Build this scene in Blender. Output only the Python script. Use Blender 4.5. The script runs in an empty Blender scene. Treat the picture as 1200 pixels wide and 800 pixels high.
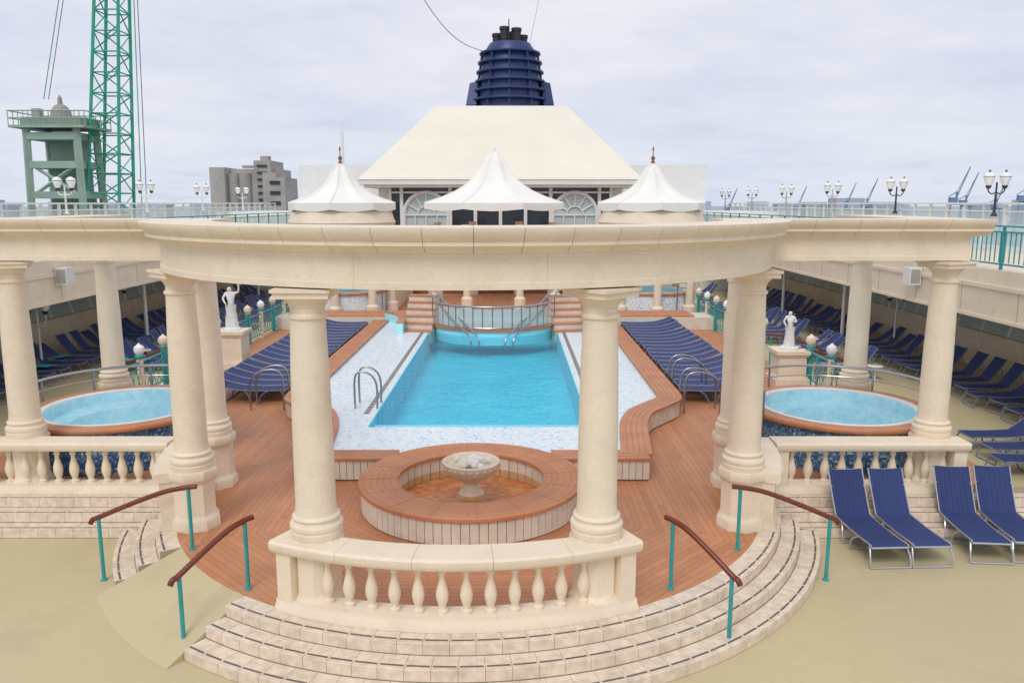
import bpy, math, random
from mathutils import Vector, Matrix
random.seed(7)
sc=bpy.context.scene
rad=math.radians
pi=math.pi

# ------------------------------------------------------------------ materials
def new_mat(name):
    m=bpy.data.materials.new(name); m.use_nodes=True
    nt=m.node_tree; b=nt.nodes['Principled BSDF']
    return m,nt,b
def N(nt,t,**kw):
    n=nt.nodes.new(t)
    for k,v in kw.items(): setattr(n,k,v)
    return n
def rgba(c): return (c[0],c[1],c[2],1)
def mixc(nt,a,b,fac,blend='MIX'):
    n=N(nt,'ShaderNodeMix',data_type='RGBA',blend_type=blend)
    L=nt.links
    if isinstance(fac,(int,float)): n.inputs[0].default_value=fac
    else: L.new(fac,n.inputs[0])
    if isinstance(a,tuple): n.inputs[6].default_value=rgba(a)
    else: L.new(a,n.inputs[6])
    if isinstance(b,tuple): n.inputs[7].default_value=rgba(b)
    else: L.new(b,n.inputs[7])
    return n.outputs[2]
def math_(nt,op,a,b=None,c=None):
    n=N(nt,'ShaderNodeMath',operation=op)
    for i,v in enumerate((a,b,c)):
        if v is None: continue
        if isinstance(v,(int,float)): n.inputs[i].default_value=v
        else: nt.links.new(v,n.inputs[i])
    return n.outputs[0]
def noise(nt,vec,scale,detail=4,rough=.55):
    n=N(nt,'ShaderNodeTexNoise'); n.inputs['Scale'].default_value=scale
    n.inputs['Detail'].default_value=detail; n.inputs['Roughness'].default_value=rough
    if vec is not None: nt.links.new(vec,n.inputs['Vector'])
    return n.outputs['Fac']
def ramp(nt,f,p0,p1,c0=(0,0,0),c1=(1,1,1)):
    r=N(nt,'ShaderNodeValToRGB'); e=r.color_ramp.elements
    e[0].position=p0; e[1].position=p1; e[0].color=rgba(c0); e[1].color=rgba(c1)
    nt.links.new(f,r.inputs[0]); return r.outputs[0]
def coords(nt,kind='Object'):
    return N(nt,'ShaderNodeTexCoord').outputs[kind]
def bump(nt,b,h,strength=.3,dist=.01):
    n=N(nt,'ShaderNodeBump'); n.inputs['Strength'].default_value=strength
    n.inputs['Distance'].default_value=dist
    nt.links.new(h,n.inputs['Height']); nt.links.new(n.outputs[0],b.inputs['Normal'])
def simple(name,col,rough=.6,var=.12,scale=3,fine=40,metal=0,bmp=.15,dirt=None,spec=None):
    m,nt,b=new_mat(name); co=coords(nt)
    n1=noise(nt,co,scale,2); n2=noise(nt,co,fine,0)
    dk=tuple(x*(1-var) for x in col); lt=tuple(min(1,x*(1+var*.5)) for x in col)
    c=mixc(nt,dk,lt,ramp(nt,n1,.3,.7))
    c=mixc(nt,c,tuple(x*.8 for x in col),math_(nt,'MULTIPLY',ramp(nt,n2,.5,.75),.25))
    if dirt: 
        n3=noise(nt,co,dirt[1],4,.65)
        c=mixc(nt,c,dirt[0],math_(nt,'MULTIPLY',ramp(nt,n3,.5,.72),dirt[2]))
    nt.links.new(c,b.inputs['Base Color'])
    b.inputs['Roughness'].default_value=rough; b.inputs['Metallic'].default_value=metal
    if spec is not None: b.inputs['Specular IOR Level'].default_value=spec
    if bmp>.1: bump(nt,b,n2,bmp,.01)
    return m
def plank(name,angle=0,center=None,col=(.54,.225,.10),w=.105,groove=.07):
    """boards run along local x after rotation; if center given boards are concentric"""
    m,nt,b=new_mat(name); co=coords(nt); L=nt.links
    mp=N(nt,'ShaderNodeMapping'); L.new(co,mp.inputs[0])
    if center is None:
        mp.vector_type='POINT'; mp.inputs['Rotation'].default_value=(0,0,angle)
        s=N(nt,'ShaderNodeSeparateXYZ'); L.new(mp.outputs[0],s.inputs[0]); 
        u=s.outputs[0]; v=s.outputs[1]
    else:
        mp.inputs['Location'].default_value=(-center[0],-center[1],0)
        s=N(nt,'ShaderNodeSeparateXYZ'); L.new(mp.outputs[0],s.inputs[0])
        x2=math_(nt,'MULTIPLY',s.outputs[0],s.outputs[0]); y2=math_(nt,'MULTIPLY',s.outputs[1],s.outputs[1])
        v=math_(nt,'SQRT',math_(nt,'ADD',x2,y2)); u=math_(nt,'MULTIPLY',math_(nt,'ARCTAN2',s.outputs[1],s.outputs[0]),1.6)
    vs=math_(nt,'DIVIDE',v,w); idx=math_(nt,'FLOOR',vs); fr=math_(nt,'FRACT',vs)
    g=math_(nt,'LESS_THAN',fr,groove)
    us=math_(nt,'ADD',math_(nt,'DIVIDE',u,2.4),math_(nt,'MULTIPLY',idx,.377))
    fu=math_(nt,'FRACT',us); g2=math_(nt,'LESS_THAN',fu,.004)
    g=math_(nt,'MAXIMUM',g,g2)
    wn=N(nt,'ShaderNodeTexWhiteNoise',noise_dimensions='2D')
    cb=N(nt,'ShaderNodeCombineXYZ'); L.new(idx,cb.inputs[0]); L.new(math_(nt,'FLOOR',us),cb.inputs[1]); L.new(cb.outputs[0],wn.inputs['Vector'])
    c=mixc(nt,tuple(x*.90 for x in col),tuple(x*1.08 for x in col),wn.outputs['Value'])
    c=mixc(nt,c,(.62,.32,.17),math_(nt,'MULTIPLY',ramp(nt,noise(nt,co,.9,5,.65),.45,.75),.5))
    c=mixc(nt,c,tuple(x*.62 for x in col),math_(nt,'MULTIPLY',ramp(nt,noise(nt,co,1.7,5,.7),.52,.75),.35))
    c=mixc(nt,c,(.22,.08,.035),math_(nt,'MULTIPLY',g,.7))
    L.new(c,b.inputs['Base Color']); b.inputs['Roughness'].default_value=.55
    bump(nt,b,math_(nt,'SUBTRACT',1.0,g),.5,.004)
    return m
STONE=simple('cream_stone',(.84,.72,.56),.62,.06,1.3,30,dirt=((.62,.50,.35),3.5,.28))
STONE2=simple('cream_stone_darker',(.80,.685,.525),.65,.10,2,25,dirt=((.55,.44,.32),5,.35))  # second cream stone, slightly darker and more stained
TILE=simple('step_tile',(.80,.67,.53),.45,.20,9,60,dirt=((.5,.39,.30),2.5,.4))
STRIP=simple('antislip_strip',(.17,.13,.11),.8,.2)
TILEDARK=simple('dark_joint',(.09,.06,.05),.8,.2)
GROUT=simple('grout',(.40,.32,.23),.9,.2)
BEIGE=simple('beige_deck_coating',(.59,.50,.295),.5,.06,.35,120,bmp=.25,dirt=((.45,.375,.22),.7,.5))
W0=[plank('teak_boards_%d'%i,rad(45*i)) for i in range(4)]
RINGWOOD=plank('teak_ring_boards',center=(0,12.9),col=(.53,.205,.085))
BENCHWOOD=simple('teak_bench',(.54,.21,.09),.45,.15,2,30,dirt=((.60,.32,.17),1.5,.4))
SLAT=simple('pale_riser_tile',(.76,.69,.58),.5,.12,5,40)
MAHOG=simple('mahogany_handrail',(.17,.035,.018),.28,.2,6,40,bmp=.05)
TEAL=simple('teal_paint',(.03,.33,.34),.35,.12,5,40,bmp=.03)
STEEL=simple('stainless_steel',(.42,.43,.45),.28,.05,5,30,metal=1,bmp=0)
WHITE=simple('white_paint',(.80,.80,.78),.4,.06,2,20,bmp=.03,dirt=((.6,.56,.5),4,.25))
CANVAS=simple('white_canvas',(.88,.865,.80),.7,.05,1.2,20,bmp=.05)
ROOF=simple('cream_roof',(.82,.76,.63),.6,.04,.4,10,bmp=.05)
NAVY=simple('navy_paint',(.020,.045,.155),.4,.15,.5,8,bmp=.03)
BLACK=simple('black_soot',(.03,.03,.035),.6,.2)
DARK=simple('dark_trim',(.04,.045,.05),.5,.1)
MARBLE=simple('white_marble',(.82,.81,.78),.45,.1,6,50,dirt=((.45,.42,.38),12,.4))
TOWEL=simple('turquoise_towel',(.03,.5,.55),.9,.15,10,80)
MAHO2=simple('brown_floor',(.28,.12,.06),.5,.2,2,20)
FRAME=simple('lounger_frame',(.50,.52,.55),.3,.05,metal=.6,bmp=0)
FRAMED=simple('lounger_frame_dull',(.20,.23,.32),.5,.05,bmp=0)
CGREEN=simple('crane_green',(.035,.42,.28),.5,.2,.4,4,dirt=((.15,.2,.12),.8,.4))
CTOWER=simple('weathered_green_steel',(.32,.44,.35),.6,.2,.3,3,dirt=((.46,.47,.38),.5,.6))
CONC=simple('silo_concrete',(.43,.40,.36),.8,.25,.08,1,bmp=0,dirt=((.28,.26,.24),.2,.5))
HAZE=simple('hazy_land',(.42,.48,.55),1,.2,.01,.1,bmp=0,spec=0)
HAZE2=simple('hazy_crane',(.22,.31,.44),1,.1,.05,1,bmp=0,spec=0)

def glassmat(name,tint,alpha=.35,rough=.05):
    m,nt,b=new_mat(name); L=nt.links
    tr=N(nt,'ShaderNodeBsdfTransparent'); tr.inputs[0].default_value=rgba(tint)
    b.inputs['Base Color'].default_value=rgba(tint); b.inputs['Roughness'].default_value=rough
    mx=N(nt,'ShaderNodeMixShader'); mx.inputs[0].default_value=alpha
    L.new(tr.outputs[0],mx.inputs[1]); L.new(b.outputs[0],mx.inputs[2])
    L.new(mx.outputs[0],nt.nodes['Material Output'].inputs[0]); return m
GLASS=glassmat('pale_green_glass',(.78,.88,.88),.45)
PANE,_nt,_b=new_mat('screen_window_glass'); _b.inputs['Roughness'].default_value=.12
_nt.links.new(mixc(_nt,(.36,.50,.50),(.60,.70,.70),noise(_nt,coords(_nt),.25,3)),_b.inputs['Base Color'])
DGLASS,_nt,_b=new_mat('dark_window_glass'); _b.inputs['Base Color'].default_value=(.03,.04,.05,1); _b.inputs['Roughness'].default_value=.06
bump(_nt,_b,noise(_nt,coords(_nt),.6,2),.1,.02)
GLOBE,_nt,_b=new_mat('frosted_lamp_glass'); _b.inputs['Base Color'].default_value=(.92,.92,.90,1); _b.inputs['Roughness'].default_value=.25

def watermat(name,tint,bs=3.0,dist=.02,ior=1.33,st=.5,k=.75):
    m,nt,b=new_mat(name); L=nt.links; nt.nodes.remove(b)
    co=coords(nt)
    tr=N(nt,'ShaderNodeBsdfTransparent'); tr.inputs[0].default_value=rgba(tint)
    gl=N(nt,'ShaderNodeBsdfGlossy'); gl.inputs['Roughness'].default_value=.04; gl.inputs['Color'].default_value=(.9,.95,1,1)
    fz=N(nt,'ShaderNodeFresnel'); fz.inputs[0].default_value=ior
    bp=N(nt,'ShaderNodeBump'); bp.inputs['Strength'].default_value=st; bp.inputs['Distance'].default_value=dist
    h=math_(nt,'ADD',noise(nt,co,bs,2),math_(nt,'MULTIPLY',noise(nt,co,bs*4,1),.3)); L.new(h,bp.inputs['Height'])
    L.new(bp.outputs[0],gl.inputs['Normal']); L.new(bp.outputs[0],fz.inputs['Normal'])
    mx=N(nt,'ShaderNodeMixShader'); L.new(math_(nt,'MULTIPLY',fz.outputs[0],k),mx.inputs[0]); L.new(tr.outputs[0],mx.inputs[1]); L.new(gl.outputs[0],mx.inputs[2])
    L.new(mx.outputs[0],nt.nodes['Material Output'].inputs[0]); return m
WATER=watermat('pool_water_surface',(.78,.97,1.0),k=.75,st=.8,dist=.03)
WATERO=watermat('fountain_water_surface',(.95,.8,.6),8,.03)
WATERS=watermat('spa_water_surface',(.82,.97,1.0),9,.06)
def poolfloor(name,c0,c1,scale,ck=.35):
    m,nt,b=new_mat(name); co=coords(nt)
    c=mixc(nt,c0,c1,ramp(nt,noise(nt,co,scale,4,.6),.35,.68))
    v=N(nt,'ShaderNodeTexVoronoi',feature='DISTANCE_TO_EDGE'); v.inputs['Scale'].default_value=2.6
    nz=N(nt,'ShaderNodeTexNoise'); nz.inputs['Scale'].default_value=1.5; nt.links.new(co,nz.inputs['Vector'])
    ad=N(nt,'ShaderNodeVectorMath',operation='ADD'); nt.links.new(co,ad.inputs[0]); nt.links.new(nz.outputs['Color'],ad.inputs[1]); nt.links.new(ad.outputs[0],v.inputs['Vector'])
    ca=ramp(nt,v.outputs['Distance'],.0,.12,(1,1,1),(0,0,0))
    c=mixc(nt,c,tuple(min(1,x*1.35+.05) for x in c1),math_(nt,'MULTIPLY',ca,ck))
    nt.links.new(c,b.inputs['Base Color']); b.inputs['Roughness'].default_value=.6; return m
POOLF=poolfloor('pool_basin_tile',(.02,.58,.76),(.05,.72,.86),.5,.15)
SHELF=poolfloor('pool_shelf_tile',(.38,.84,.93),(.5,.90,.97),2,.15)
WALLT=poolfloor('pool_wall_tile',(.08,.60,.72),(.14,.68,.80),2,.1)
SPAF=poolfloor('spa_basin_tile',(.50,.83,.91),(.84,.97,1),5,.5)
def mosaic(name,cols,scale,rough=.35,grout=(.6,.66,.68)):
    m,nt,b=new_mat(name); co=coords(nt); L=nt.links
    sc_=N(nt,'ShaderNodeVectorMath',operation='SCALE'); sc_.inputs['Scale'].default_value=scale; L.new(co,sc_.inputs[0])
    fl=N(nt,'ShaderNodeVectorMath',operation='FLOOR'); L.new(sc_.outputs[0],fl.inputs[0])
    wn=N(nt,'ShaderNodeTexWhiteNoise',noise_dimensions='3D'); L.new(fl.outputs[0],wn.inputs['Vector'])
    r=N(nt,'ShaderNodeValToRGB'); r.color_ramp.interpolation='CONSTANT'
    e=r.color_ramp.elements; e[0].color=rgba(cols[0][1]); e[0].position=0; e[1].position=cols[1][0]; e[1].color=rgba(cols[1][1])
    for p,c in cols[2:]:
        x=e.new(p); x.color=rgba(c)
    L.new(wn.outputs['Value'],r.inputs[0])
    c=mixc(nt,r.outputs[0],grout,math_(nt,'MULTIPLY',ramp(nt,noise(nt,co,1.2,5,.7),.42,.7),.45))
    L.new(c,b.inputs['Base Color']); b.inputs['Roughness'].default_value=rough; return m
MOSW=mosaic('white_mosaic_tile',[(0,(.76,.82,.86)),(.55,(.64,.76,.84)),(.80,(.34,.58,.74)),(.89,(.9,.9,.88))],19,.3,(.76,.83,.86))
MOSB=mosaic('blue_mosaic_tile',[(0,(.03,.09,.20)),(.4,(.07,.17,.30)),(.7,(.16,.30,.42)),(.9,(.35,.46,.52))],22,.25,(.10,.18,.27))
FOUNT=mosaic('terracotta_basin_tile',[(0,(.68,.28,.09)),(.4,(.82,.40,.14)),(.75,(.84,.55,.28))],9,.5,(.55,.3,.15))
def fabric(name,col,stripe,w=.075,edge=.72):
    m,nt,b=new_mat(name); co=coords(nt)
    s=N(nt,'ShaderNodeSeparateXYZ'); nt.links.new(co,s.inputs[0])
    fr=math_(nt,'FRACT',math_(nt,'DIVIDE',s.outputs[0],w))
    st=math_(nt,'GREATER_THAN',fr,edge)
    oi=N(nt,'ShaderNodeObjectInfo')
    c=mixc(nt,col,stripe,st)
    c=mixc(nt,c,tuple(min(1,x*1.6+.012) for x in col),math_(nt,'MULTIPLY',oi.outputs['Random'],.4))
    c=mixc(nt,c,(.02,.02,.04),math_(nt,'MULTIPLY',ramp(nt,noise(nt,co,4,3),.45,.8),.3))
    nt.links.new(c,b.inputs['Base Color']); b.inputs['Roughness'].default_value=.8
    return m
FABRIC=fabric('navy_sling_fabric',(.018,.034,.13),(.026,.048,.165))
FABSTR=fabric('pool_sling_fabric',(.022,.036,.12),(.05,.07,.18),.11)
SEA,_nt,_b=new_mat('sea_water'); _b.inputs['Base Color'].default_value=(.10,.16,.19,1); _b.inputs['Roughness'].default_value=.25
bump(_nt,_b,noise(_nt,coords(_nt),.15,5),.6,.6)

# ------------------------------------------------------------------ mesh builder
YC=13.7
class B:
    def __init__(s): s.v=[]; s.f=[]; s.m=[]; s.mats=[]; s.T=None
    def mi(s,m):
        if m not in s.mats: s.mats.append(m)
        return s.mats.index(m)
    def add(s,vs,fs,m):
        o=len(s.v); 
        if s.T is not None: vs=[tuple(s.T@Vector(v)) for v in vs]
        s.v+= [tuple(v) for v in vs]; i=s.mi(m)
        for f in fs: s.f.append([a+o for a in f]); s.m.append(i)
    def box(s,c,sz,m,rz=0,rx=0,ry=0,taper=1.0):
        x,y,z=[d/2 for d in sz]
        R=Matrix.Rotation(rz,3,'Z')@Matrix.Rotation(ry,3,'Y')@Matrix.Rotation(rx,3,'X')
        vs=[]
        for a,b_,c_ in [(-1,-1,-1),(1,-1,-1),(1,1,-1),(-1,1,-1),(-1,-1,1),(1,-1,1),(1,1,1),(-1,1,1)]:
            t=taper if c_>0 else 1
            p=R@Vector((a*x*t,b_*y*t,c_*z)); vs.append((p.x+c[0],p.y+c[1],p.z+c[2]))
        s.add(vs,[(0,3,2,1),(4,5,6,7),(0,1,5,4),(1,2,6,5),(2,3,7,6),(3,0,4,7)],m)
    def prism(s,pts,z0,z1,m):
        n=len(pts); vs=[(p[0],p[1],z0) for p in pts]+[(p[0],p[1],z1) for p in pts]
        area=sum(pts[i][0]*pts[(i+1)%n][1]-pts[(i+1)%n][0]*pts[i][1] for i in range(n))
        fs=[tuple(range(n-1,-1,-1)),tuple(range(n,2*n))]+[(i,(i+1)%n,n+(i+1)%n,n+i) for i in range(n)]
        if area<0: fs=[tuple(reversed(f)) for f in fs]
        s.add(vs,fs,m)
    def lathe(s,c,prof,m,n=24,cap=True,sq=None):
        vs=[];fs=[];k=len(prof)
        for i in range(n):
            a=2*pi*i/n
            for r,z in prof: vs.append((c[0]+r*math.cos(a),c[1]+r*math.sin(a),c[2]+z))
        for i in range(n):
            j=(i+1)%n
            for q in range(k-1): fs.append((i*k+q,j*k+q,j*k+q+1,i*k+q+1))
        if cap:
            fs.append(tuple(i*k for i in range(n-1,-1,-1))); fs.append(tuple(i*k+k-1 for i in range(n)))
        s.add(vs,fs,m)
    def tube(s,pts,r,m,n=8,closed=False):
        pts=[Vector(p) for p in pts]; L=len(pts); rs=r if isinstance(r,list) else [r]*L
        vs=[];fs=[]; prev=None
        for i,p in enumerate(pts):
            if closed: d=(pts[(i+1)%L]-pts[i-1])
            else: d=(pts[min(i+1,L-1)]-pts[max(i-1,0)])
            d.normalize()
            if prev is None:
                up=Vector((0,0,1)) if abs(d.z)<.9 else Vector((1,0,0))
                a=d.cross(up).normalized()
            else:
                a=(prev-d*prev.dot(d)).normalized()
            prev=a; b_=d.cross(a)
            for k in range(n):
                t=2*pi*k/n; q=p+a*math.cos(t)*rs[i]+b_*math.sin(t)*rs[i]; vs.append(tuple(q))
        for i in range(L if closed else L-1):
            j=(i+1)%L
            for k in range(n):
                l=(k+1)%n; fs.append((i*n+k,i*n+l,j*n+l,j*n+k))
        if not closed:
            fs.append(tuple(range(n-1,-1,-1))); fs.append(tuple((L-1)*n+k for k in range(n)))
        s.add(vs,fs,m)
    def sweep(s,prof,frames,m,cap=True):
        """prof closed loop (o,z); frames list of (x,y,nx,ny)"""
        k=len(prof);vs=[];fs=[]
        for x,y,nx,ny in frames:
            for o,z in prof: vs.append((x+nx*o,y+ny*o,z))
        for i in range(len(frames)-1):
            for q in range(k):
                r=(q+1)%k; fs.append((i*k+q,i*k+r,(i+1)*k+r,(i+1)*k+q))
        if cap:
            fs.append(tuple(range(k-1,-1,-1))); fs.append(tuple((len(frames)-1)*k+q for q in range(k)))
        s.add(vs,fs,m)
    def arc(s,prof,c,a0,a1,n,m,cap=True):
        fr=[]
        for i in range(n+1):
            a=a0+(a1-a0)*i/n; nx,ny=math.sin(a),-math.cos(a)
            fr.append((c[0],c[1],nx,ny))
        s.sweep(prof,fr,m,cap)
    def line(s,prof,p0,p1,nrm,m,cap=True):
        s.sweep(prof,[(p0[0],p0[1],nrm[0],nrm[1]),(p1[0],p1[1],nrm[0],nrm[1])],m,cap)
    def obj(s,name,smooth=True,bevel=0,recalc=True):
        me=bpy.data.meshes.new(name); me.from_pydata(s.v,[],s.f)
        for m in s.mats: me.materials.append(m)
        me.polygons.foreach_set('material_index',s.m)
        me.update()
        if recalc:
            import bmesh
            bm=bmesh.new(); bm.from_mesh(me); bmesh.ops.recalc_face_normals(bm,faces=bm.faces); bm.to_mesh(me); bm.free()
        if smooth:
            me.polygons.foreach_set('use_smooth',[True]*len(me.polygons))
            me.set_sharp_from_angle(angle=rad(38))
        o=bpy.data.objects.new(name,me); sc.collection.objects.link(o)
        if bevel:
            md=o.modifiers.new('bevel','BEVEL'); md.width=bevel; md.segments=2; md.limit_method='ANGLE'; md.angle_limit=rad(50)
        return o
def link_copy(o,name,loc,rz=0):
    c=bpy.data.objects.new(name,o.data); c.location=loc; c.rotation_euler=(0,0,rz); sc.collection.objects.link(c)
    return c
def P(r,a,c=(0,YC)): return (c[0]+r*math.sin(a),c[1]-r*math.cos(a))
def frames_from(pts):
    fr=[];L=len(pts)
    for i,p in enumerate(pts):
        a=Vector(pts[max(i-1,0)]); b_=Vector(pts[min(i+1,L-1)]); d=(b_-a).normalized()
        fr.append((p[0],p[1],d.y,-d.x))
    return fr
def spline(pts,n=6):
    out=[];L=len(pts)
    for i in range(L-1):
        p0=Vector(pts[max(i-1,0)]);p1=Vector(pts[i]);p2=Vector(pts[i+1]);p3=Vector(pts[min(i+2,L-1)])
        for k in range(n):
            t=k/n
            out.append(tuple(.5*((2*p1)+(-p0+p2)*t+(2*p0-5*p1+4*p2-p3)*t*t+(-p0+3*p1-3*p2+p3)*t**3)))
    out.append(tuple(pts[-1])); return out

# ------------------------------------------------------------------ ground / sea / decks
b=B(); b.prism([(-6000,-3000),(6000,-3000),(6000,9000),(-6000,9000)],-31,-30,SEA); b.obj('sea_water',False)
b=B(); b.prism([(-18.2,-8),(18.2,-8),(18.2,95),(-18.2,95)],-1.2,-.45,BEIGE); b.obj('deck_floor',False)
b=B(); b.prism([(-18.4,-8),(18.4,-8),(18.4,96),(-18.4,96)],-31,-1.3,WHITE); b.obj('ship_hull',False)

# raised teak platform: circular front + rectangular back, opening for the pool basin
FC=(0,12.9); RP=4.95; WX=2.35; WZ=.33; PY=16.2
b=B()
def halfgrout(sg):
    outl=[P(RP,rad(a)) for a in range(0,91,5)]
    full=[(0.0,P(RP,0)[1])]+outl[1:]+[(9.7,13.7),(9.7,18.6),(8.9,18.6),(8.9,46),(0,46),(0,31.3),(WX+.04,31.3),(WX+.04,PY-.02),(0,PY-.02)]
    b.prism([(sg*x,y) for x,y in full],-.449,-.02,GROUT)
halfgrout(1); halfgrout(-1)
def wedge_poly(a0,a1):
    pts=[FC]
    for i in range(9):
        a=a0+(a1-a0)*i/8; dx,dy=math.sin(a),-math.cos(a)
        ox,oy=FC[0],FC[1]-YC; bb=ox*dx+oy*dy; cc=ox*ox+oy*oy-RP*RP
        t=-bb+math.sqrt(bb*bb-cc); x=t*dx; y=FC[1]+t*dy
        pts.append((x,y))
    return pts
for k,(a0,a1,mi) in enumerate([(-22.5,22.5,0),(22.5,67.5,3),(-67.5,-22.5,1)]):
    b.prism(wedge_poly(rad(a0),rad(a1)),-.02,0,W0[mi])
def side(sg):
    p=wedge_poly(rad(67.5),rad(98))
    p=[q for q in p if q[1]<=13.7]
    pts=p+[(4.95,13.7),(9.7,13.7),(9.7,18.6),(8.9,18.6),(8.9,46),(0.0,46),(0,31.3),(WX+.04,31.3),(WX+.04,PY-.02),(0,PY-.02),(0.0,12.95)]
    b.prism([(sg*x,y) for x,y in pts],-.02,0,W0[2])
side(1); side(-1)
platform=b.obj('teak_deck_platform',False)

# steps (tiled) around platform
def step_ring(b,a0,a1):
    for k,(r0,r1,zt) in enumerate([(4.94,5.25,-.003),(5.26,5.55,-.15),(5.56,5.86,-.30)]):
        b.arc([(4.9,-.46),(r1-.006,-.46),(r1-.006,zt-.006),(4.9,zt-.006)],(0,YC),a0,a1,max(8,int((a1-a0)/rad(3))),GROUT)
        n=max(1,int((a1-a0)*r1/.30)); da=(a1-a0)/n; g=.003/r1
        for i in range(n):
            s0=a0+i*da+g; s1=a0+(i+1)*da-g
            b.arc([(r0+.002,zt-.143),(r1,zt-.143),(r1,zt-.004),(r1-.004,zt),(r0+.002,zt)],(0,YC),s0,s1,2,TILE)
            q=.09
            b.arc([(r1-q,zt-.002),(r1-q+.028,zt-.002),(r1-q+.028,zt+.003),(r1-q,zt+.003)],(0,YC),s0+g*5,s1-g*5,1,STRIP)
b=B()
step_ring(b,rad(-34),rad(77)); step_ring(b,rad(-77),rad(-58))
for sg in (1,-1):
    for k,(y0,y1,zt) in enumerate([(13.3,13.0,-.004),(13.0,12.7,-.15),(12.7,12.4,-.30)]):
        b.box((sg*7.6,(13.65+y1)/2+.004,(zt-.47)/2),(5.0,13.65-y1-.012,zt+.45),GROUT)
        x=5.1
        while x<10.1:
            b.box((sg*(x+.14),(y0+y1)/2,zt-.07),(.285,abs(y1-y0)-.004,.14),TILE)
            b.box((sg*(x+.14),y1+.09,zt+.0005),(.26,.024,.005),STRIP)
            x+=.291
b.obj('tiled_steps')
# ramp between the step ends
b=B()
vs=[];fs=[];n=10;K=6
for i in range(n+1):
    a=rad(-57.9+23.8*i/n)
    for k in range(K+1):
        t=k/K; x,y=P(4.94+1.16*t,a); vs.append((x,y,-.002-.446*t)) 
for i in range(n):
    for k in range(K): q=i*(K+1)+k; fs.append((q,q+1,q+K+2,q+K+1))
b.add(vs,fs,BEIGE)
for i in (0,n):
    row=[vs[i*(K+1)+k] for k in range(K+1)]; lo=[(x,y,-.4495) for x,y,z in row]
    b.add(row+lo,[(k,k+1,K+2+k,K+1+k) for k in range(K)],BEIGE)
b.obj('access_ramp',True)

# ------------------------------------------------------------------ columns
colprof=[(.315,0),(.32,.01),(.32,.08),(.31,.09),(.32,.11),(.33,.14),(.32,.17),(.285,.185),(.275,.21),(.285,.225),(.295,.25),(.285,.27),(.262,.285),(.252,.33),(.246,.42),
 (.244,.9),(.240,1.5),(.228,2.1),(.208,2.68),(.208,2.70),(.230,2.715),(.234,2.735),(.230,2.755),(.205,2.77),(.205,2.84),(.220,2.855),(.220,2.88),(.245,2.90),(.28,2.94),(.295,2.965)]
def column(x,y,rz=0,ped=1.0,zb=.95,name='stone_column'):
    b=B()
    b.T=Matrix.Translation((x,y,0))@Matrix.Rotation(rz,4,'Z')
    b.lathe((0,0,zb),colprof,STONE,32)
    b.box((0,0,zb+3.0),(.64,.64,.07),STONE); b.box((0,0,zb+3.055),(.69,.69,.04),STONE)
    pf=[(.42,0),(.42,.14),(.40,.17),(.37,.20),(.36,.24),(.36,.72),(.37,.76),(.40,.79),(.42,.82),(.42,.93),(.41,.949)]
    b.lathe((0,0,0),[(r*ped,z) for r,z in pf],STONE,8)
    return b.obj(name)
for r,a,p in [(4.65,22,.8),(4.65,-22,.8),(4.65,67.5,.9),(4.65,-67.5,.9)]:
    x,y=P(r,rad(a)); column(x,y,rad(a)+pi/8,p)
for sg in (1,-1): column(sg*4.65,13.75,pi/8,.9)
for x,y in [(8.15,13.7),(8.6,18.0),(-7.95,13.7),(-8.5,18.0)]: column(x,y,pi/8,.85)

# ------------------------------------------------------------------ entablature
frz=[(-.25,4.045),(.25,4.045),(.25,4.12),(.235,4.125),(.235,4.40),(.25,4.41),(.25,4.455),(-.25,4.455),(-.25,4.41),(-.235,4.40),(-.235,4.125),(-.25,4.12)]
crn=[(-.27,4.455),(.27,4.455),(.30,4.50),(.36,4.53),(.42,4.54),(.42,4.59),(.44,4.60),(.475,4.66),(.50,4.70),(.50,4.74),(-.50,4.74),(-.50,4.70),(-.475,4.66),(-.44,4.60),(-.42,4.59),(-.42,4.54),(-.36,4.53),(-.30,4.50)]
b=B()
off=lambda pr,R,dz=0:[(R+o,z+dz) for o,z in pr]
nseg=7
for i in range(nseg):
    a0=-90+180*i/nseg; a1=a0+180/nseg
    b.arc(off(frz,4.65),(0,YC),rad(a0+.015),rad(a1-.015),9,STONE)
nc=29
for i in range(nc):
    a0=-90+180*i/nc; a1=a0+180/nc
    b.arc(off(crn,4.65),(0,YC),rad(a0+.03),rad(a1-.03),2,STONE)
b.arc([(4.42,4.06),(4.87,4.06),(4.87,4.44),(4.42,4.44)],(0,YC),rad(-90),rad(90),56,GROUT)
b.arc([(4.25,4.5),(4.92,4.5),(5.05,4.72),(4.25,4.72)],(0,YC),rad(-90),rad(90),56,GROUT)
def wing(b,p0,p1,nrm,dz):
    L=(Vector(p1)-Vector(p0)).length; d=(Vector(p1)-Vector(p0)).normalized(); n=max(1,round(L/.75))
    f=lambda pr:[(o,z+dz) for o,z in pr]
    for i in range(n):
        a=Vector(p0)+d*(L*i/n+(.003 if i else 0)); c=Vector(p0)+d*(L*(i+1)/n-(.003 if i<n-1 else 0)); b.line(f(crn),a,c,nrm,STONE)
    q=Vector(p0)+d*.15; q1=Vector(p1)-d*.25
    b.line(f(frz),q,q1,nrm,STONE)
    b.line([(-.24,4.5),(.24,4.5),(.24,4.72),(-.24,4.72)],Vector(p0)+d*.3,Vector(p1)-d*.3,nrm,GROUT)
wing(b,(4.2,13.7),(8.65,13.7),(0,-1),-.003)
wing(b,(-4.2,13.7),(-8.55,13.7),(0,-1),-.003)
wing(b,(8.3,14.21),(8.6,18.4),(1,0),-.006)
wing(b,(-8.15,14.21),(-8.5,18.4),(-1,0),-.006)
b.obj('colonnade_entablature')

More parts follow.
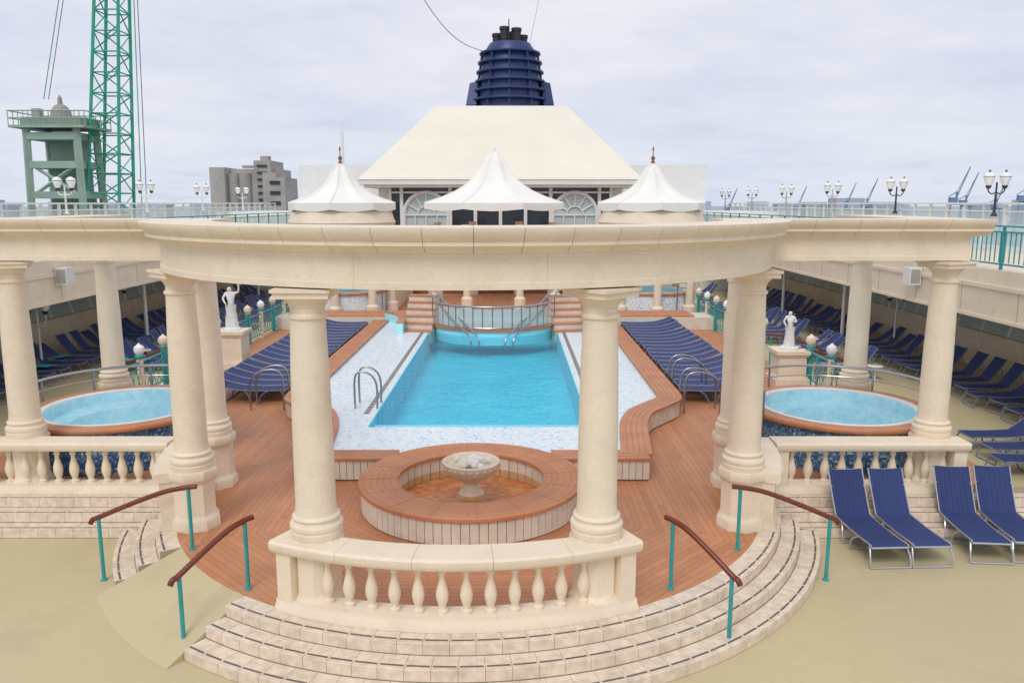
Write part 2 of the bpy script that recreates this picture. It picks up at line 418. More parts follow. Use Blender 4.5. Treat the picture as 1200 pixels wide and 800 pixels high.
# ------------------------------------------------------------------ balustrades
bal=[(.075,0),(.075,.05),(.05,.065),(.045,.09),(.06,.12),(.085,.20),(.088,.26),(.07,.34),(.045,.42),(.036,.48),(.042,.50),(.056,.515),(.056,.54),(.042,.555),(.045,.58),(.07,.60),(.07,.63)]
cop=[(-.20,.78),(.20,.78),(.215,.80),(.235,.84),(.235,.90),(.21,.93),(-.21,.93),(-.235,.90),(-.235,.84),(-.215,.80)]
plin=[(-.18,0),(.20,0),(.20,.06),(.17,.10),(.16,.155),(-.16,.155)]
def bal_arc(name,R,a0,a1,ends=True,solid=False):
    b=B(); n=max(4,int(abs(a1-a0)*R/.25))
    if solid:
        b.arc(off(cop,R),(0,YC),a0,a1,n,STONE)
    else:
        ns=5; 
        for i in range(ns):
            s0=a0+(a1-a0)*i/ns; s1=a0+(a1-a0)*(i+1)/ns
            b.arc(off(cop,R),(0,YC),s0+.0004,s1-.0004,6,STONE)
    b.arc(off(plin,R),(0,YC),a0+.004,a1-.004,n,STONE)
    if solid:
        b.arc([(R-.15,.15),(R+.15,.15),(R+.15,.785),(R-.15,.785)],(0,YC),a0+.004,a1-.004,n,STONE2)
    else:
        w=.26/R
        if ends:
            for s0,s1 in((a0+.01,a0+w),(a1-w,a1-.01)): b.arc([(R-.165,.15),(R+.165,.15),(R+.165,.785),(R-.165,.785)],(0,YC),s0,s1,3,STONE)
        aa0,aa1=a0+w*1.5,a1-w*1.5; k=round((aa1-aa0)*R/.285)
        for i in range(k+1):
            a=aa0+(aa1-aa0)*i/k; x,y=P(R,a); b.lathe((x,y,.15),[(r*.88,z) for r,z in bal],STONE,14)
    return b.obj(name)
bal_arc('stone_balustrade',4.83,rad(-27),rad(27))
for sg in(1,-1):
    a,c=sorted((sg*rad(66),sg*rad(88.5))); bal_arc('curved_stone_parapet',5.0,a,c,solid=True)
def bal_line(name,x0,x1,y):
    b=B(); 
    b.line(cop,(x0,y),(x1,y),(0,-1),STONE); b.line(plin,(x0+.01,y),(x1-.01,y),(0,-1),STONE)
    for xe in (x0,x1):
        s=1 if xe==x0 else -1; lo,hi=sorted((xe+s*.02*(1),xe+s*.24))
        b.prism([(lo,y-.165),(hi,y-.165),(hi,y+.165),(lo,y+.165)],.15,.785,STONE)
    L=x1-x0-.7; k=round(L/.285)
    for i in range(k+1): b.lathe((x0+.35+L*i/k,y,.15),[(r*.9,z) for r,z in bal],STONE,12)
    return b.obj(name)
bal_line('stone_balustrade',5.25,8.60,13.42)
bal_line('stone_balustrade',-9.9,-5.25,13.42)

# ------------------------------------------------------------------ handrails at openings
def handrail(name,lo,up):
    b=B(); lo=Vector(lo); up=Vector(up)
    b.tube([lo,lo+Vector((0,0,.95))],.027,TEAL,12); b.tube([up,up+Vector((0,0,.93))],.027,TEAL,12)
    b.lathe(tuple(lo),[(.05,0),(.05,.015),(.03,.03)],TEAL,12); b.lathe(tuple(up),[(.05,0),(.05,.015),(.03,.03)],TEAL,12)
    d=(lo-up); dh=Vector((d.x,d.y,0)).normalized()
    t0=up+Vector((0,0,.95)); t1=lo+Vector((0,0,.97))
    pts=[t0-dh*.12+Vector((0,0,.01)),t0,t0+(t1-t0)*.25+Vector((0,0,.05)),t0+(t1-t0)*.6+Vector((0,0,.04)),t1+Vector((0,0,.0)),t1+dh*.08-Vector((0,0,.03)),t1+dh*.12-Vector((0,0,.09))]
    pts=spline([tuple(p) for p in pts],5)
    b.tube(pts,.037,MAHOG,12)
    b.obj(name)
for sg in(1,-1):
    handrail('stair_handrail',(sg*3.38,9.1,-.45),(sg*2.78,9.78,0))
    handrail('stair_handrail',(sg*5.3,10.93,-.45),(sg*4.0,11.0,0))

# ------------------------------------------------------------------ fountain
b=B()
RO=1.88; RI=1.24
b.arc([(RI,.39),(RO,.39),(RO+.01,.40),(RO+.01,.445),(RO,.455),(RI,.455),(RI-.01,.445),(RI-.01,.40)],FC,0,2*pi,72,RINGWOOD,False)
b.arc([(RI+.06,0),(RO-.06,0),(RO-.06,.38),(RI+.06,.38)],FC,0,2*pi,72,GROUT,False)
n=84
for i in range(n):
    a=2*pi*i/n; da=2*pi/n*.46
    b.arc([(RO-.08,.02),(RO-.035,.02),(RO-.035,.385),(RO-.08,.385)],FC,a-da,a+da,1,SLAT)
    if i%2==0:
        da*=2
        b.arc([(RI+.03,.02),(RI+.08,.02),(RI+.08,.385),(RI+.03,.385)],FC,a-da,a+da,1,SLAT)
for i in range(16):
    a=2*pi*i/16+.1; x0,y0=P(RI+.005,a,FC); x1,y1=P(RO-.005,a,FC)
    b.tube([(x0,y0,.4535),(x1,y1,.4535)],.0035,TILEDARK,4)
b.lathe((FC[0],FC[1],0),[(0.001,.02),(1.26,.02)],FOUNT,48,False)
b.lathe((FC[0],FC[1],0),[(0.001,.16),(1.27,.16)],WATERO,48,False)
b.lathe((FC[0],FC[1],0),[(.25,.02),(.25,.12),(.20,.18),(.15,.26),(.14,.34),(.19,.40),(.24,.42),(.36,.50),(.45,.60),(.485,.68),(.49,.72),(.46,.735),(.43,.72),(.40,.66),(.2,.62),(.001,.61)],STONE2,40,False)
for i in range(24):
    a=2*pi*i/24; b.tube([(FC[0]+math.cos(a)*.30,FC[1]+math.sin(a)*.30,.46),(FC[0]+math.cos(a)*.40,FC[1]+math.sin(a)*.40,.55),(FC[0]+math.cos(a)*.465,FC[1]+math.sin(a)*.465,.67)],[.02,.03,.035],STONE2,6)
for i in range(26):
    a=random.uniform(0,2*pi); r=random.uniform(0,.34); q=random.uniform(.05,.09)
    b.lathe((FC[0]+r*math.cos(a),FC[1]+r*math.sin(a),.66),[(.001,0),(q*.8,.02),(q,.05),(q*.7,.09),(.001,.11)],MARBLE if i%3 else STONE2,7,False)
b.obj('stone_fountain')

# ------------------------------------------------------------------ pool
cl=spline([(3.0,14.15),(3.1,15.0),(3.25,16.2),(3.55,17.2),(4.05,17.9),(4.45,18.5),(4.5,19.4)],6)+[(4.5,25),(4.5,31.2)]
b=B()
ap=[p for p in cl if p[1]<PY-.01]
poly=[(-3.0,14.15),(3.0,14.15)]+ap[1:]+[(3.26,PY),(-3.26,PY)]+[(-x,y) for x,y in reversed(ap[1:])]
b.prism(poly,0.005,.36,MOSW)
for sg in(1,-1):
    led=[(WX,PY),(3.26,PY)]+[p for p in cl if p[1]>PY+.02]+[(WX,31.2)]
    b.prism([(sg*x,y) for x,y in led],0.006,.362,MOSW)
    for i in range(96):
        y=17.3+i*.14
        b.box((sg*(WX+.22),y,.364),(.12,.085,.008),DARK)
    b.box((sg*(WX+.22),24,.3615),(.20,13.6,.006),WHITE)
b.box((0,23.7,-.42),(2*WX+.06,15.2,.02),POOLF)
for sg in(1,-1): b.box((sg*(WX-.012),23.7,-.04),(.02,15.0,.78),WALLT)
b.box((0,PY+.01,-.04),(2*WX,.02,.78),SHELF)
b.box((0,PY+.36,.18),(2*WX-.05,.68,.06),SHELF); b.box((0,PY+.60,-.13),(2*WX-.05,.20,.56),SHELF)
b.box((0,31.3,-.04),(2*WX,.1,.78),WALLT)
b.add([(-WX,PY,WZ),(WX,PY,WZ),(WX,31.2,WZ),(-WX,31.2,WZ)],[(0,1,2,3)],WATER)
pool=b.obj('swimming_pool',False)

def bench(b,pts,w,z=.45):
    fr=frames_from(pts)
    h=w/2
    b.sweep([(-h,z-.06),(h,z-.06),(h+.01,z-.05),(h+.01,z-.008),(h,z),(-h,z),(-h-.01,z-.008),(-h-.01,z-.05)],fr,BENCHWOOD)
    b.sweep([(-h+.08,.003),(h-.08,.003),(h-.08,z-.06),(-h+.08,z-.06)],fr,GROUT)
    for q in range(1,5):
        o=-h+w*q/5
        b.sweep([(o-.003,z-.003),(o+.003,z-.003),(o+.003,z+.0015),(o-.003,z+.0015)],fr,TILEDARK)
    for sgn in(1,-1):
        for i in range(len(pts)-1):
            x0,y0,nx0,ny0=fr[i]; x1,y1,nx1,ny1=fr[i+1]; o=sgn*(h-.055)
            p0=Vector((x0+nx0*o,y0+ny0*o)); p1=Vector((x1+nx1*o,y1+ny1*o)); L=(p1-p0).length
            k=max(1,round(L/.13)); d=(p1-p0)/k; ang=math.atan2(d.y,d.x)
            for j in range(k):
                c=p0+d*(j+.5); b.box((c.x,c.y,(z-.05)/2+.01),(d.length*.92,.04,z-.09),SLAT,ang)
for sg in(1,-1):
    b=B()
    pts=[(sg*x,y) for x,y in cl]; bench(b,pts,.56)
    b.obj('curved_pool_bench')
    b=B(); bench(b,[(sg*1.42,14.12),(sg*2.2,14.12),(sg*3.20,14.12)],.50,.447); b.obj('pool_front_bench')

def ladder(x,y,rz=0,h=.85,w=.5,d=.5,z=.36,n=2):
    b=B(); b.T=Matrix.Translation((x,y,z))@Matrix.Rotation(rz,4,'Z')
    for s in(-w/2,w/2):
        b.tube(spline([(s,0,-.05),(s,0,h*.75),(s,d*.2,h),(s,d*.7,h*.95),(s,d,h*.65),(s,d,-.1)],5),.024,STEEL,10)
    return b.obj('pool_grab_rail')
ladder(-2.9,18.0,rad(-90),w=.55); 
ladder(-4.9,19.2,rad(90),1.0,.5,.8,0); ladder(4.85,18.9,rad(-90),1.0,.5,.85,0); ladder(4.9,20.6,rad(-90),1.0,.5,.85,0)

# far end of pool
b=B(); SC=(0,30.2); 
b.arc([(0.02,.01),(2.35,.01),(2.35,.50),(0.02,.50)],SC,rad(-75),rad(75),24,SHELF)
b.arc([(0.02,.50),(2.42,.50),(2.42,.56),(0.02,.56)],SC,rad(-75),rad(75),24,BENCHWOOD)
for i in range(14):
    a0=rad(-62+124*i/14+.6); a1=rad(-62+124*(i+1)/14-.6)
    b.arc([(2.28,.60),(2.30,.60),(2.30,1.30),(2.28,1.30)],SC,a0,a1,2,GLASS)
    x,y=P(2.29,rad(-62+124*i/14),SC); b.tube([(x,y,.55),(x,y,1.38)],.02,STEEL,6)
b.tube([P(2.29,rad(-62+124*i/28),SC)+(1.38,) for i in range(29)],.032,STEEL,8)
b.tube([P(2.29,rad(-62+124*i/28),SC)+(.62,) for i in range(29)],.02,STEEL,6)
for sg in(1,-1):
    for k in range(6):
        b.box((sg*(2.75),28.6+.42*k+.3,.18+.11*k),(1.1,.44,.40+.20*k),SLAT,sg*rad(12))
        b.box((sg*(2.75),28.6+.42*k+.27,.39+.21*k),(1.16,.42,.04),BENCHWOOD,sg*rad(12))
    for dx in(0,.28):
        b.tube(spline([(sg*(2.55+dx),30.6,1.95),(sg*(2.3+dx),30.1,1.85),(sg*(1.3+dx),28.4,1.0),(sg*(.55+dx),27.4,.45),(sg*(.45+dx),27.2,.1)],6),.032,STEEL,8)
        b.tube([(sg*(2.0+dx),29.6,.5),(sg*(2.0+dx),29.6,1.6)],.02,STEEL,8)
    pts=spline([(sg*3.35,28.3),(sg*3.42,29.4),(sg*3.7,30.6),(sg*4.3,31.5)],4); fr=frames_from(pts)
    b.sweep([(-.1,.3),(.1,.3),(.1,.74),(-.1,.74)],fr,SHELF); b.sweep([(-.13,.741),(.13,.741),(.13,.78),(-.13,.78)],fr,BENCHWOOD)
b.prism([(-8.8,31.5),(8.8,31.5),(8.8,33),(-8.8,33)],.005,.50,SLAT)
b.prism([(-8.0,31.6),(8.0,31.6),(8.0,33.2),(-8.0,33.2)],.5,.56,BENCHWOOD)
b.obj('pool_stage_platform')

# ------------------------------------------------------------------ hot tubs
def hot_tub(x,y,z=.9,R=1.6,rim=.27,rail=True,wall=None):
    b=B(); b.T=Matrix.Translation((x,y,0)); wall=wall or MOSB
    b.lathe((0,0,0),[(R+rim-.06,0.004),(R+rim-.06,z-.09)],wall,48,False)
    b.arc([(R,z-.09),(R+rim,z-.09),(R+rim+.015,z-.07),(R+rim+.015,z-.02),(R+rim,z),(R,z)],(0,0),0,2*pi,64,BENCHWOOD,False)
    b.arc([(R-.13,z-.02),(R-.001,z-.02),(R-.001,z+.012),(R-.05,z+.018),(R-.12,z+.005)],(0,0),0,2*pi,64,WHITE,False)
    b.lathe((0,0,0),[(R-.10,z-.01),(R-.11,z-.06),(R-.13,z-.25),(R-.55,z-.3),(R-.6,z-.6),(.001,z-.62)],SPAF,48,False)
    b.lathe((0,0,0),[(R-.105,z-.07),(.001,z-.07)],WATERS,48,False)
    if rail:
        Rr=R+rim+.02; sx=1 if x>0 else -1
        rr=[(sx*Rr*math.cos(a),Rr*math.sin(a)) for a in [rad(t) for t in range(-62,208,6)]]
        b.tube([(p[0],p[1],z+.45) for p in rr],.03,STEEL,8)
        b.tube([(p[0],p[1],z+.22) for p in rr],.014,STEEL,6)
        for p in rr[::6]+[rr[-1]]: b.tube([(p[0],p[1],.0),(p[0],p[1],z+.45)],.024,STEEL,6)
    return b.obj('hot_tub')
hot_tub(7.4,15.95); hot_tub(-7.3,15.95)
hot_tub(7.0,36.5,1.1,1.7,wall=MOSW); hot_tub(-7.0,36.5,1.1,1.7,wall=MOSW)

# ------------------------------------------------------------------ loungers
def lounger(fab,back=50,name='lounge_chair',fr=.017,FR=None,leg=.015):
    FR=FR or FRAME
    b=B(); W=.62; z=.34; L1=1.20; L2=.78; t=rad(back)
    prof=[(0,z-.02),(.03,z),(.3,z-.012),(.7,z-.02),(1.05,z-.008),(L1,z)]
    nb=6
    for i in range(1,nb+1):
        s=L2*i/nb; prof.append((L1+s*math.cos(t),z+s*math.sin(t)-.025*math.sin(pi*i/nb)))
    prof.append((L1+L2*math.cos(t)+.02,z+L2*math.sin(t)-.02))
    h=W/2-.022; vs=[];fs=[]; k=len(prof)
    for xx in(-h,-h*.5,0,h*.5,h):
        sag=-.012*(1-(xx/h)**2)
        for (y,zz) in prof: vs.append((xx,y,zz+sag))
    for c in range(4):
        for i in range(k-1): fs.append((c*k+i,(c+1)*k+i,(c+1)*k+i+1,c*k+i+1))
    b.add(vs,fs,fab)
    for s in(-1,1):
        b.tube([(s*(W/2-.02),y,zz+.002) for y,zz in prof],fr,FR,6)
        b.tube(spline([(s*(W/2-.03),.08,z-.01),(s*(W/2),-.02,.17),(s*(W/2),-.06,0.02)],4),leg,FR,6)
        b.tube(spline([(s*(W/2-.03),.42,z-.02),(s*(W/2),.58,.2),(s*(W/2),.64,.02)],4),leg,FR,6)
        b.tube(spline([(s*(W/2-.03),1.3,z-.01),(s*(W/2),1.5,.17),(s*(W/2),1.56,.02)],4),leg,FR,6)
        b.tube(spline([(s*(W/2-.03),1.0,z-.02),(s*(W/2),.9,.2),(s*(W/2),.86,.02)],4),leg,FR,6)
        if back>15: b.tube([(s*(W/2-.04),L1+.5*math.cos(t),z+.5*math.sin(t)),(s*(W/2-.04),L1+.42,z-.0)],.011,FR,6)
    for y in(-.06,.64,.86,1.56): b.tube([(-W/2,y,.02),(W/2,y,.02)],leg,FR,6)
    b.tube([(-W/2+.02,prof[0][0],prof[0][1]-.01),(W/2-.02,prof[0][0],prof[0][1]-.01)],leg,FR,6)
    b.tube([(-W/2+.02,prof[-1][0],prof[-1][1]),(W/2-.02,prof[-1][0],prof[-1][1])],.012,FR,6)
    return b.obj(name,recalc=False)
LU=lounger(FABRIC,60,fr=.012); LF=lounger(FABSTR,16,fr=.011,FR=FRAMED); LM=lounger(FABRIC,38,fr=.011,FR=FRAMED); LU2=lounger(FABRIC,55,fr=.011,FR=FRAMED)
first={}
def place(o,x,y,z,rz):
    if o not in first: o.location=(x,y,z); o.rotation_euler=(0,0,rz); first[o]=1
    else: link_copy(o,'lounge_chair',(x,y,z),rz)
for x,y,r in [(6.42,11.35,3),(7.08,11.38,2),(8.05,11.5,-6),(8.72,11.52,-7)]:
    place(LU,x,y,-.45,rad(r))
for x,y,r in [(10.6,15.6,60),(10.9,16.4,64),(11.2,14.6,58),(10.9,17.3,64)]: place(LM,x,y,-.45,rad(r-90-60))
for i in range(19):
    y=19.9+i*.66
    place(LF,5.05+random.uniform(-.03,.03),y,0,rad(-90+random.uniform(-2,2)))
    place(LF,-5.05+random.uniform(-.03,.03),y,0,rad(90+random.uniform(-2,2)))
for i in range(34):
    y=18.6+i*.86
    for sg in(1,-1):
        place(LM if random.random()<.5 else LU2,sg*(13.3+random.uniform(-.12,.12)),y+random.uniform(-.05,.05),-.45,rad(-90*sg+random.uniform(-7,7)))
        if i>5 and i%7!=6 and random.random()<.9: place(LU2 if random.random()<.7 else LM,sg*(10.6+random.uniform(-.12,.12)),y+.3,-.45,rad(-90*sg+random.uniform(-7,7)))
b=B()
for x,y in [(-13.9,24.6),(-14.3,26.2),(-11.3,25.6)]:
    vs=[];fs=[]
    for i in range(7):
        for j in range(4):
            vs.append((x-1.1+i*.2,y-.24+j*.16,-.05+max(0,(3-i))*.14+random.uniform(-.01,.02)))
    for i in range(6):
        for j in range(3): fs.append((i*4+j,i*4+j+1,i*4+j+5,i*4+j+4))
    b.add(vs,fs,TOWEL)
b.obj('pool_towel')
def table(x,y,z=-.45):
    b=B(); b.T=Matrix.Translation((x,y,z))
    b.lathe((0,0,0),[(.16,0),(.16,.02),(.03,.04),(.025,.42),(.22,.44),(.24,.46),(.22,.475)],WHITE,18)
    b.obj('side_table')
for x,y in [(12.0,24.3),(12.1,29.4),(-12.0,27.0),(-12.1,32.0)]: table(x,y)

# ------------------------------------------------------------------ teal railings of central platform, finial balls
def teal_rail(x,y0,y1):
    b=B()
    n=round((y1-y0)/1.5)
    for i in range(n+1):
        y=y0+(y1-y0)*i/n
        b.box((x,y,.5),(.12,.12,1.0),STONE if i%2 else TEAL)
        b.lathe((x,y,1.0),[(.09,0),(.09,.04),(.04,.07),(.05,.10),(.12,.17),(.14,.25),(.12,.33),(.05,.38),(.02,.42)],GLOBE if i%2 else STONE,12)
        b.lathe((x,y,1.02),[(.11,0),(.13,.06),(.10,.10)],TEAL,12)
    b.tube([(x,y0,.92),(x,y1,.92)],.03,TEAL,8); b.tube([(x,y0,.15),(x,y1,.15)],.022,TEAL,8); b.tube([(x,y0,.75),(x,y1,.75)],.015,TEAL,6)
    k=round((y1-y0)/.28)
    for i in range(k):
        y=y0+(y1-y0)*(i+.5)/k
        b.tube([(x,y-.12,.15),(x,y+.12,.75)],.012,TEAL,5); b.tube([(x,y+.12,.15),(x,y-.12,.75)],.012,TEAL,5)
    b.obj('teal_railing')
for sg in(1,-1):
    teal_rail(sg*8.75,25.2,34.2); teal_rail(sg*9.0,18.9,21.8)
    b=B()
    for k in range(3): b.box((sg*(9.05+.3*k),23.4,-.16-.12*k),(.3,2.4,.12),TILE)
    b.box((sg*9.3,23.4,-.36),(.8,2.38,.18),STONE)
    b.obj('side_steps')
    for y in(22.2,24.6): handrail('stair_handrail',(sg*10.3,y,-.45),(sg*8.8,y,0))
def statue(x,y,ph,s,arm=1,rz=0):
    b=B(); b.T=Matrix.Translation((x,y,0))
    b.box((0,0,.08),(.95,.95,.16),STONE); b.box((0,0,.19),(.86,.86,.06),STONE); b.box((0,0,.22+(ph-.38)/2),(.76,.76,ph-.38),STONE)
    b.box((0,0,ph-.13),(.84,.84,.06),STONE); b.box((0,0,ph-.05),(.92,.92,.10),STONE)
    b.lathe((0,0,ph),[(.26,0),(.26,.05),(.22,.08)],MARBLE,20)
    vs=[];fs=[];n=28
    pr=[(.19,.02),(.18,.2),(.15,.45),(.155,.62),(.165,.72)]
    for i in range(n):
        a=2*pi*i/n
        for q,(r,z) in enumerate(pr):
            f=1+.13*math.sin(a*7+z*5)*(1-z) 
            vs.append((r*f*math.cos(a)*s,r*f*math.sin(a)*.8*s,ph+.06+z*s))
    k=len(pr)
    for i in range(n):
        j=(i+1)%n
        for q in range(k-1): fs.append((i*k+q,j*k+q,j*k+q+1,i*k+q+1))
    b.add(vs,fs,MARBLE)
    base=b.obj('marble_statue')
    me=bpy.data.meshes.new('figure')
    J={'pel':(0,0,.66),'wai':(.015,0,.82),'che':(-.01,-.01,1.0),'nec':(-.01,0,1.14),'h1':(-.015,-.02,1.2),'h2':(-.015,-.02,1.29),
       'sl':(-.14,0,1.09),'el':(-.22,-.05,.92),'wl':(-.14,-.14,.80),'hl':(-.11,-.17,.77),
       'sr':(.12,0,1.09),'er':(.25,-.04,1.12) if arm else (.2,-.03,.92),'wr':(.27,-.06,1.33) if arm else (.10,-.13,.95),'hr':(.26,-.06,1.40) if arm else (.05,-.15,.98)}
    R={'pel':.125,'wai':.10,'che':.125,'nec':.045,'h1':.065,'h2':.07,'sl':.05,'el':.04,'wl':.028,'hl':.035,'sr':.05,'er':.04,'wr':.028,'hr':.035}
    E=[('pel','wai'),('wai','che'),('che','nec'),('nec','h1'),('h1','h2'),('che','sl'),('sl','el'),('el','wl'),('wl','hl'),('che','sr'),('sr','er'),('er','wr'),('wr','hr')]
    ks=list(J); me.from_pydata([tuple(c*s for c in J[k_]) for k_ in ks],[(ks.index(a),ks.index(c)) for a,c in E],[])
    o=bpy.data.objects.new('figure',me); sc.collection.objects.link(o); me.materials.append(MARBLE)
    o.modifiers.new('skin','SKIN'); 
    for i,k_ in enumerate(ks): me.skin_vertices[0].data[i].radius=(R[k_]*s,R[k_]*s*.85); 
    me.skin_vertices[0].data[0].use_root=True
    sb=o.modifiers.new('sub','SUBSURF'); sb.levels=2; sb.render_levels=2
    o.location=(x,y,ph+.06-.02); o.rotation_euler=(0,0,rz)
    o.parent=base
    return base
statue(-7.95,24.3,1.15,1.0,1,rad(10)); statue(8.5,22.1,.95,.8,0,rad(-20))

# ------------------------------------------------------------------ twin lantern lamps
def lamp(x,y,z,h=1.3,s=1.0,rz=0,body=None):
    body=body or CONC
    b=B(); b.T=Matrix.Translation((x,y,z))@Matrix.Rotation(rz,4,'Z')
    b.lathe((0,0,0),[(.10,0),(.10,.06),(.06,.10),(.045,.2),(.035,h*.6),(.05,h*.62),(.03,h*.66),(.03,h)],body,12)
    for sg in(1,-1):
        b.tube(spline([(0,0,h*.72),(sg*.14,0,h*.66),(sg*.27,0,h*.74),(sg*.28,0,h*.86)],5),.022,body,6)
        c=(sg*.28,0,h*.86)
        b.lathe(c,[(.05,-.06),(.10,.03),(.08,.07)],DARK,10)
        b.lathe(c,[(.08,.05),(.16,.26),(.18,.34),(.165,.42),(.001,.52)],GLOBE,12,False)
        b.lathe(c,[(.183,.33),(.183,.345)],DARK,12,False)
        b.lathe(c,[(.04,.50),(.03,.55),(.001,.60)],DARK,8,False)
    return b.obj('twin_lantern_lamp')
for y in(27.8,35,42,49,56,63): lamp(17.3,y,4.55,1.15,body=DARK if y<36 else CONC)
for y in(26,32.6,39.8,47,54): lamp(-17.3,y,4.55,1.15,body=WHITE)
lamp(-14.6,25.4,-.45,2.3,body=WHITE); lamp(-15.0,31.5,-.45,2.3,body=WHITE); lamp(14.8,29.0,-.45,2.3,body=WHITE)

# ------------------------------------------------------------------ side upper decks
for sg in(1,-1):
    b=B()
    X0=12.6
    def q(x0,x1,y0,y1,z0,z1,m): 
        lo,hi=sorted((sg*x0,sg*x1)); b.prism([(lo,y0),(hi,y0),(hi,y1),(lo,y1)],z0,z1,m)
    Y0,Y1=9,62
    q(X0+.05,18.2,Y0,Y1,2.95,3.35,STONE2)
    q(X0,X0+.25,Y0,Y1,2.15,3.38,STONE)
    q(X0-.05,X0-.002,Y0,Y1,2.9,3.0,STONE); q(X0-.04,X0-.002,Y0,Y1,2.12,2.2,STONE)
    for i in range(22): q(X0-.003,X0,Y0+i*2.4,Y0+i*2.4+.02,2.2,2.9,GROUT)
    n=36
    for i in range(n):
        y=Y0+(Y1-Y0)*i/n; dy=(Y1-Y0)/n
        vs=[(sg*16.6,y,.75),(sg*16.6,y+dy,.75),(sg*17.3,y+dy,2.93),(sg*17.3,y,2.93)]
        b.add(vs,[(0,1,2,3)],PANE)
        b.tube([(sg*16.58,y,.70),(sg*17.28,y,2.95)],.05,WHITE,6)
    q(16.4,16.75,Y0,Y1,-.449,.75,STONE2)
    b.tube([(sg*16.9,Y0,1.8),(sg*16.9,Y1,1.8)],.04,WHITE,6)
    for y in(31,38,45,52): b.lathe((sg*13.7,y,-.449),[(.12,0),(.12,.1),(.07,.14),(.07,3.3),(.11,3.4)],WHITE,14)
    b.obj('upper_side_deck',False)
    b=B()
    k=30
    for i in range(k+1):
        y=Y0+(Y1-Y0)*i/k
        b.box((sg*(X0+.1),y,3.9),(.06,.06,1.04),TEAL)
        if i<k:
            dy=(Y1-Y0)/k
            for j in range(9):
                yy=y+dy*(j+.5)/9; b.box((sg*(X0+.1),yy,3.93),(.018,.03,.74),TEAL)
    for z in(3.52,4.3,4.44): b.box((sg*(X0+.1),(Y0+Y1)/2,z),(.05,Y1-Y0,.04),TEAL)
    b.obj('teal_promenade_railing',False)
    b=B()
    for i in range(44):
        y=Y0+(Y1-Y0)*i/43
        b.box((sg*17.5,y,4.16),(.09,.09,1.62),WHITE)
        if i<43:
            dy=(Y1-Y0)/43
            b.add([(sg*17.52,y+.06,3.5),(sg*17.52,y+dy-.06,3.5),(sg*17.52,y+dy-.06,4.7),(sg*17.52,y+.06,4.7)],[(0,1,2,3)],GLASS)
    b.box((sg*17.5,(Y0+Y1)/2,4.98),(.16,Y1-Y0,.07),WHITE); b.box((sg*17.5,(Y0+Y1)/2,4.72),(.08,Y1-Y0,.05),WHITE); b.box((sg*17.5,(Y0+Y1)/2,3.45),(.14,Y1-Y0,.2),WHITE)
    b.obj('white_outboard_railing',False)
    b=B(); b.box((sg*(X0-.2),23.3,2.9),(.35,.42,.5),WHITE); b.box((sg*(X0-.2),23.085,2.9),(.27,.01,.40),CONC); b.box((sg*(X0-.03),23.3,2.9),(.1,.1,.12),DARK); b.obj('deck_speaker',False,.01)
# ------------------------------------------------------------------ far superstructure
b=B()
for sg in(1,-1):
    b.box((sg*11.2,62,1.4+2.2),(7.2,6,8.2),WHITE)
    b.box((sg*14.5,55,2.0),(7.0,8,4.9),WHITE)
b.box((0,53,2.9),(14.6,9,6.7),WHITE)
b.box((0,48.42,3.2),(13.2,.06,5.6),DGLASS)
for x in [-6.6,-5.9,-3.0,-1.5,0,1.5,3.0,5.9,6.6]: b.box((x,48.3,3.2),(.20,.16,6.0),WHITE)
b.box((0,48.32,2.5),(13.3,.12,.14),WHITE)
b.box((0,48.32,5.62),(13.3,.12,.10),WHITE)
for sg in(1,-1):
    cx=sg*4.45; R=1.32
    arcp=[(cx+R*math.cos(pi*i/20),48.34,4.3+R*math.sin(pi*i/20)) for i in range(21)]
    b.add([(cx,48.36,4.3)]+[(x,48.36,z) for x,_,z in arcp],[(0,i,i+1) for i in range(1,21)],PANE)
    b.add([(cx-R,48.36,.2),(cx+R,48.36,.2),(cx+R,48.36,4.3),(cx-R,48.36,4.3)],[(0,1,2,3)],PANE)
    b.tube([(cx-R,48.3,.2)]+list(reversed([(x,48.3,z) for x,_,z in arcp]))+[(cx+R,48.3,.2)],.12,WHITE,8)
    b.tube([(cx+.5*math.cos(pi*i/12),48.3,4.3+.5*math.sin(pi*i/12)) for i in range(13)],.055,WHITE,6)
    for i in range(1,6):
        a=pi*i/6; b.tube([(cx+.5*math.cos(a),48.3,4.3+.5*math.sin(a)),(cx+R*math.cos(a),48.3,4.3+R*math.sin(a))],.055,WHITE,6)
    b.box((cx,48.3,4.3),(2*R,.08,.1),WHITE)
    for x in(-.66,0,.66): b.box((cx+x,48.3,2.2),(.07,.06,4.1),WHITE)
    for z in(3.4,2.2,1.0): b.box((cx,48.31,z),(2*R,.06,.06),WHITE)
b.box((0,47.9,6.3),(15.2,.8,.30),ROOF)
zb,zt=6.35,11.3
vs=[(-8.35,47.4,zb),(8.35,47.4,zb),(8.35,62,zb),(-8.35,62,zb),(-4.3,54.3,zt),(4.3,54.3,zt),(4.3,58,zt),(-4.3,58,zt)]
b.add(vs,[(0,1,5,4),(1,2,6,5),(2,3,7,6),(3,0,4,7),(4,5,6,7),(3,2,1,0)],ROOF)
b.box((0,54.7,6.2),(16.6,14.5,.28),WHITE)
b.box((0,54.7,5.98),(16.0,14.2,.16),ROOF)
b.obj('deck_pavilion_house',False)

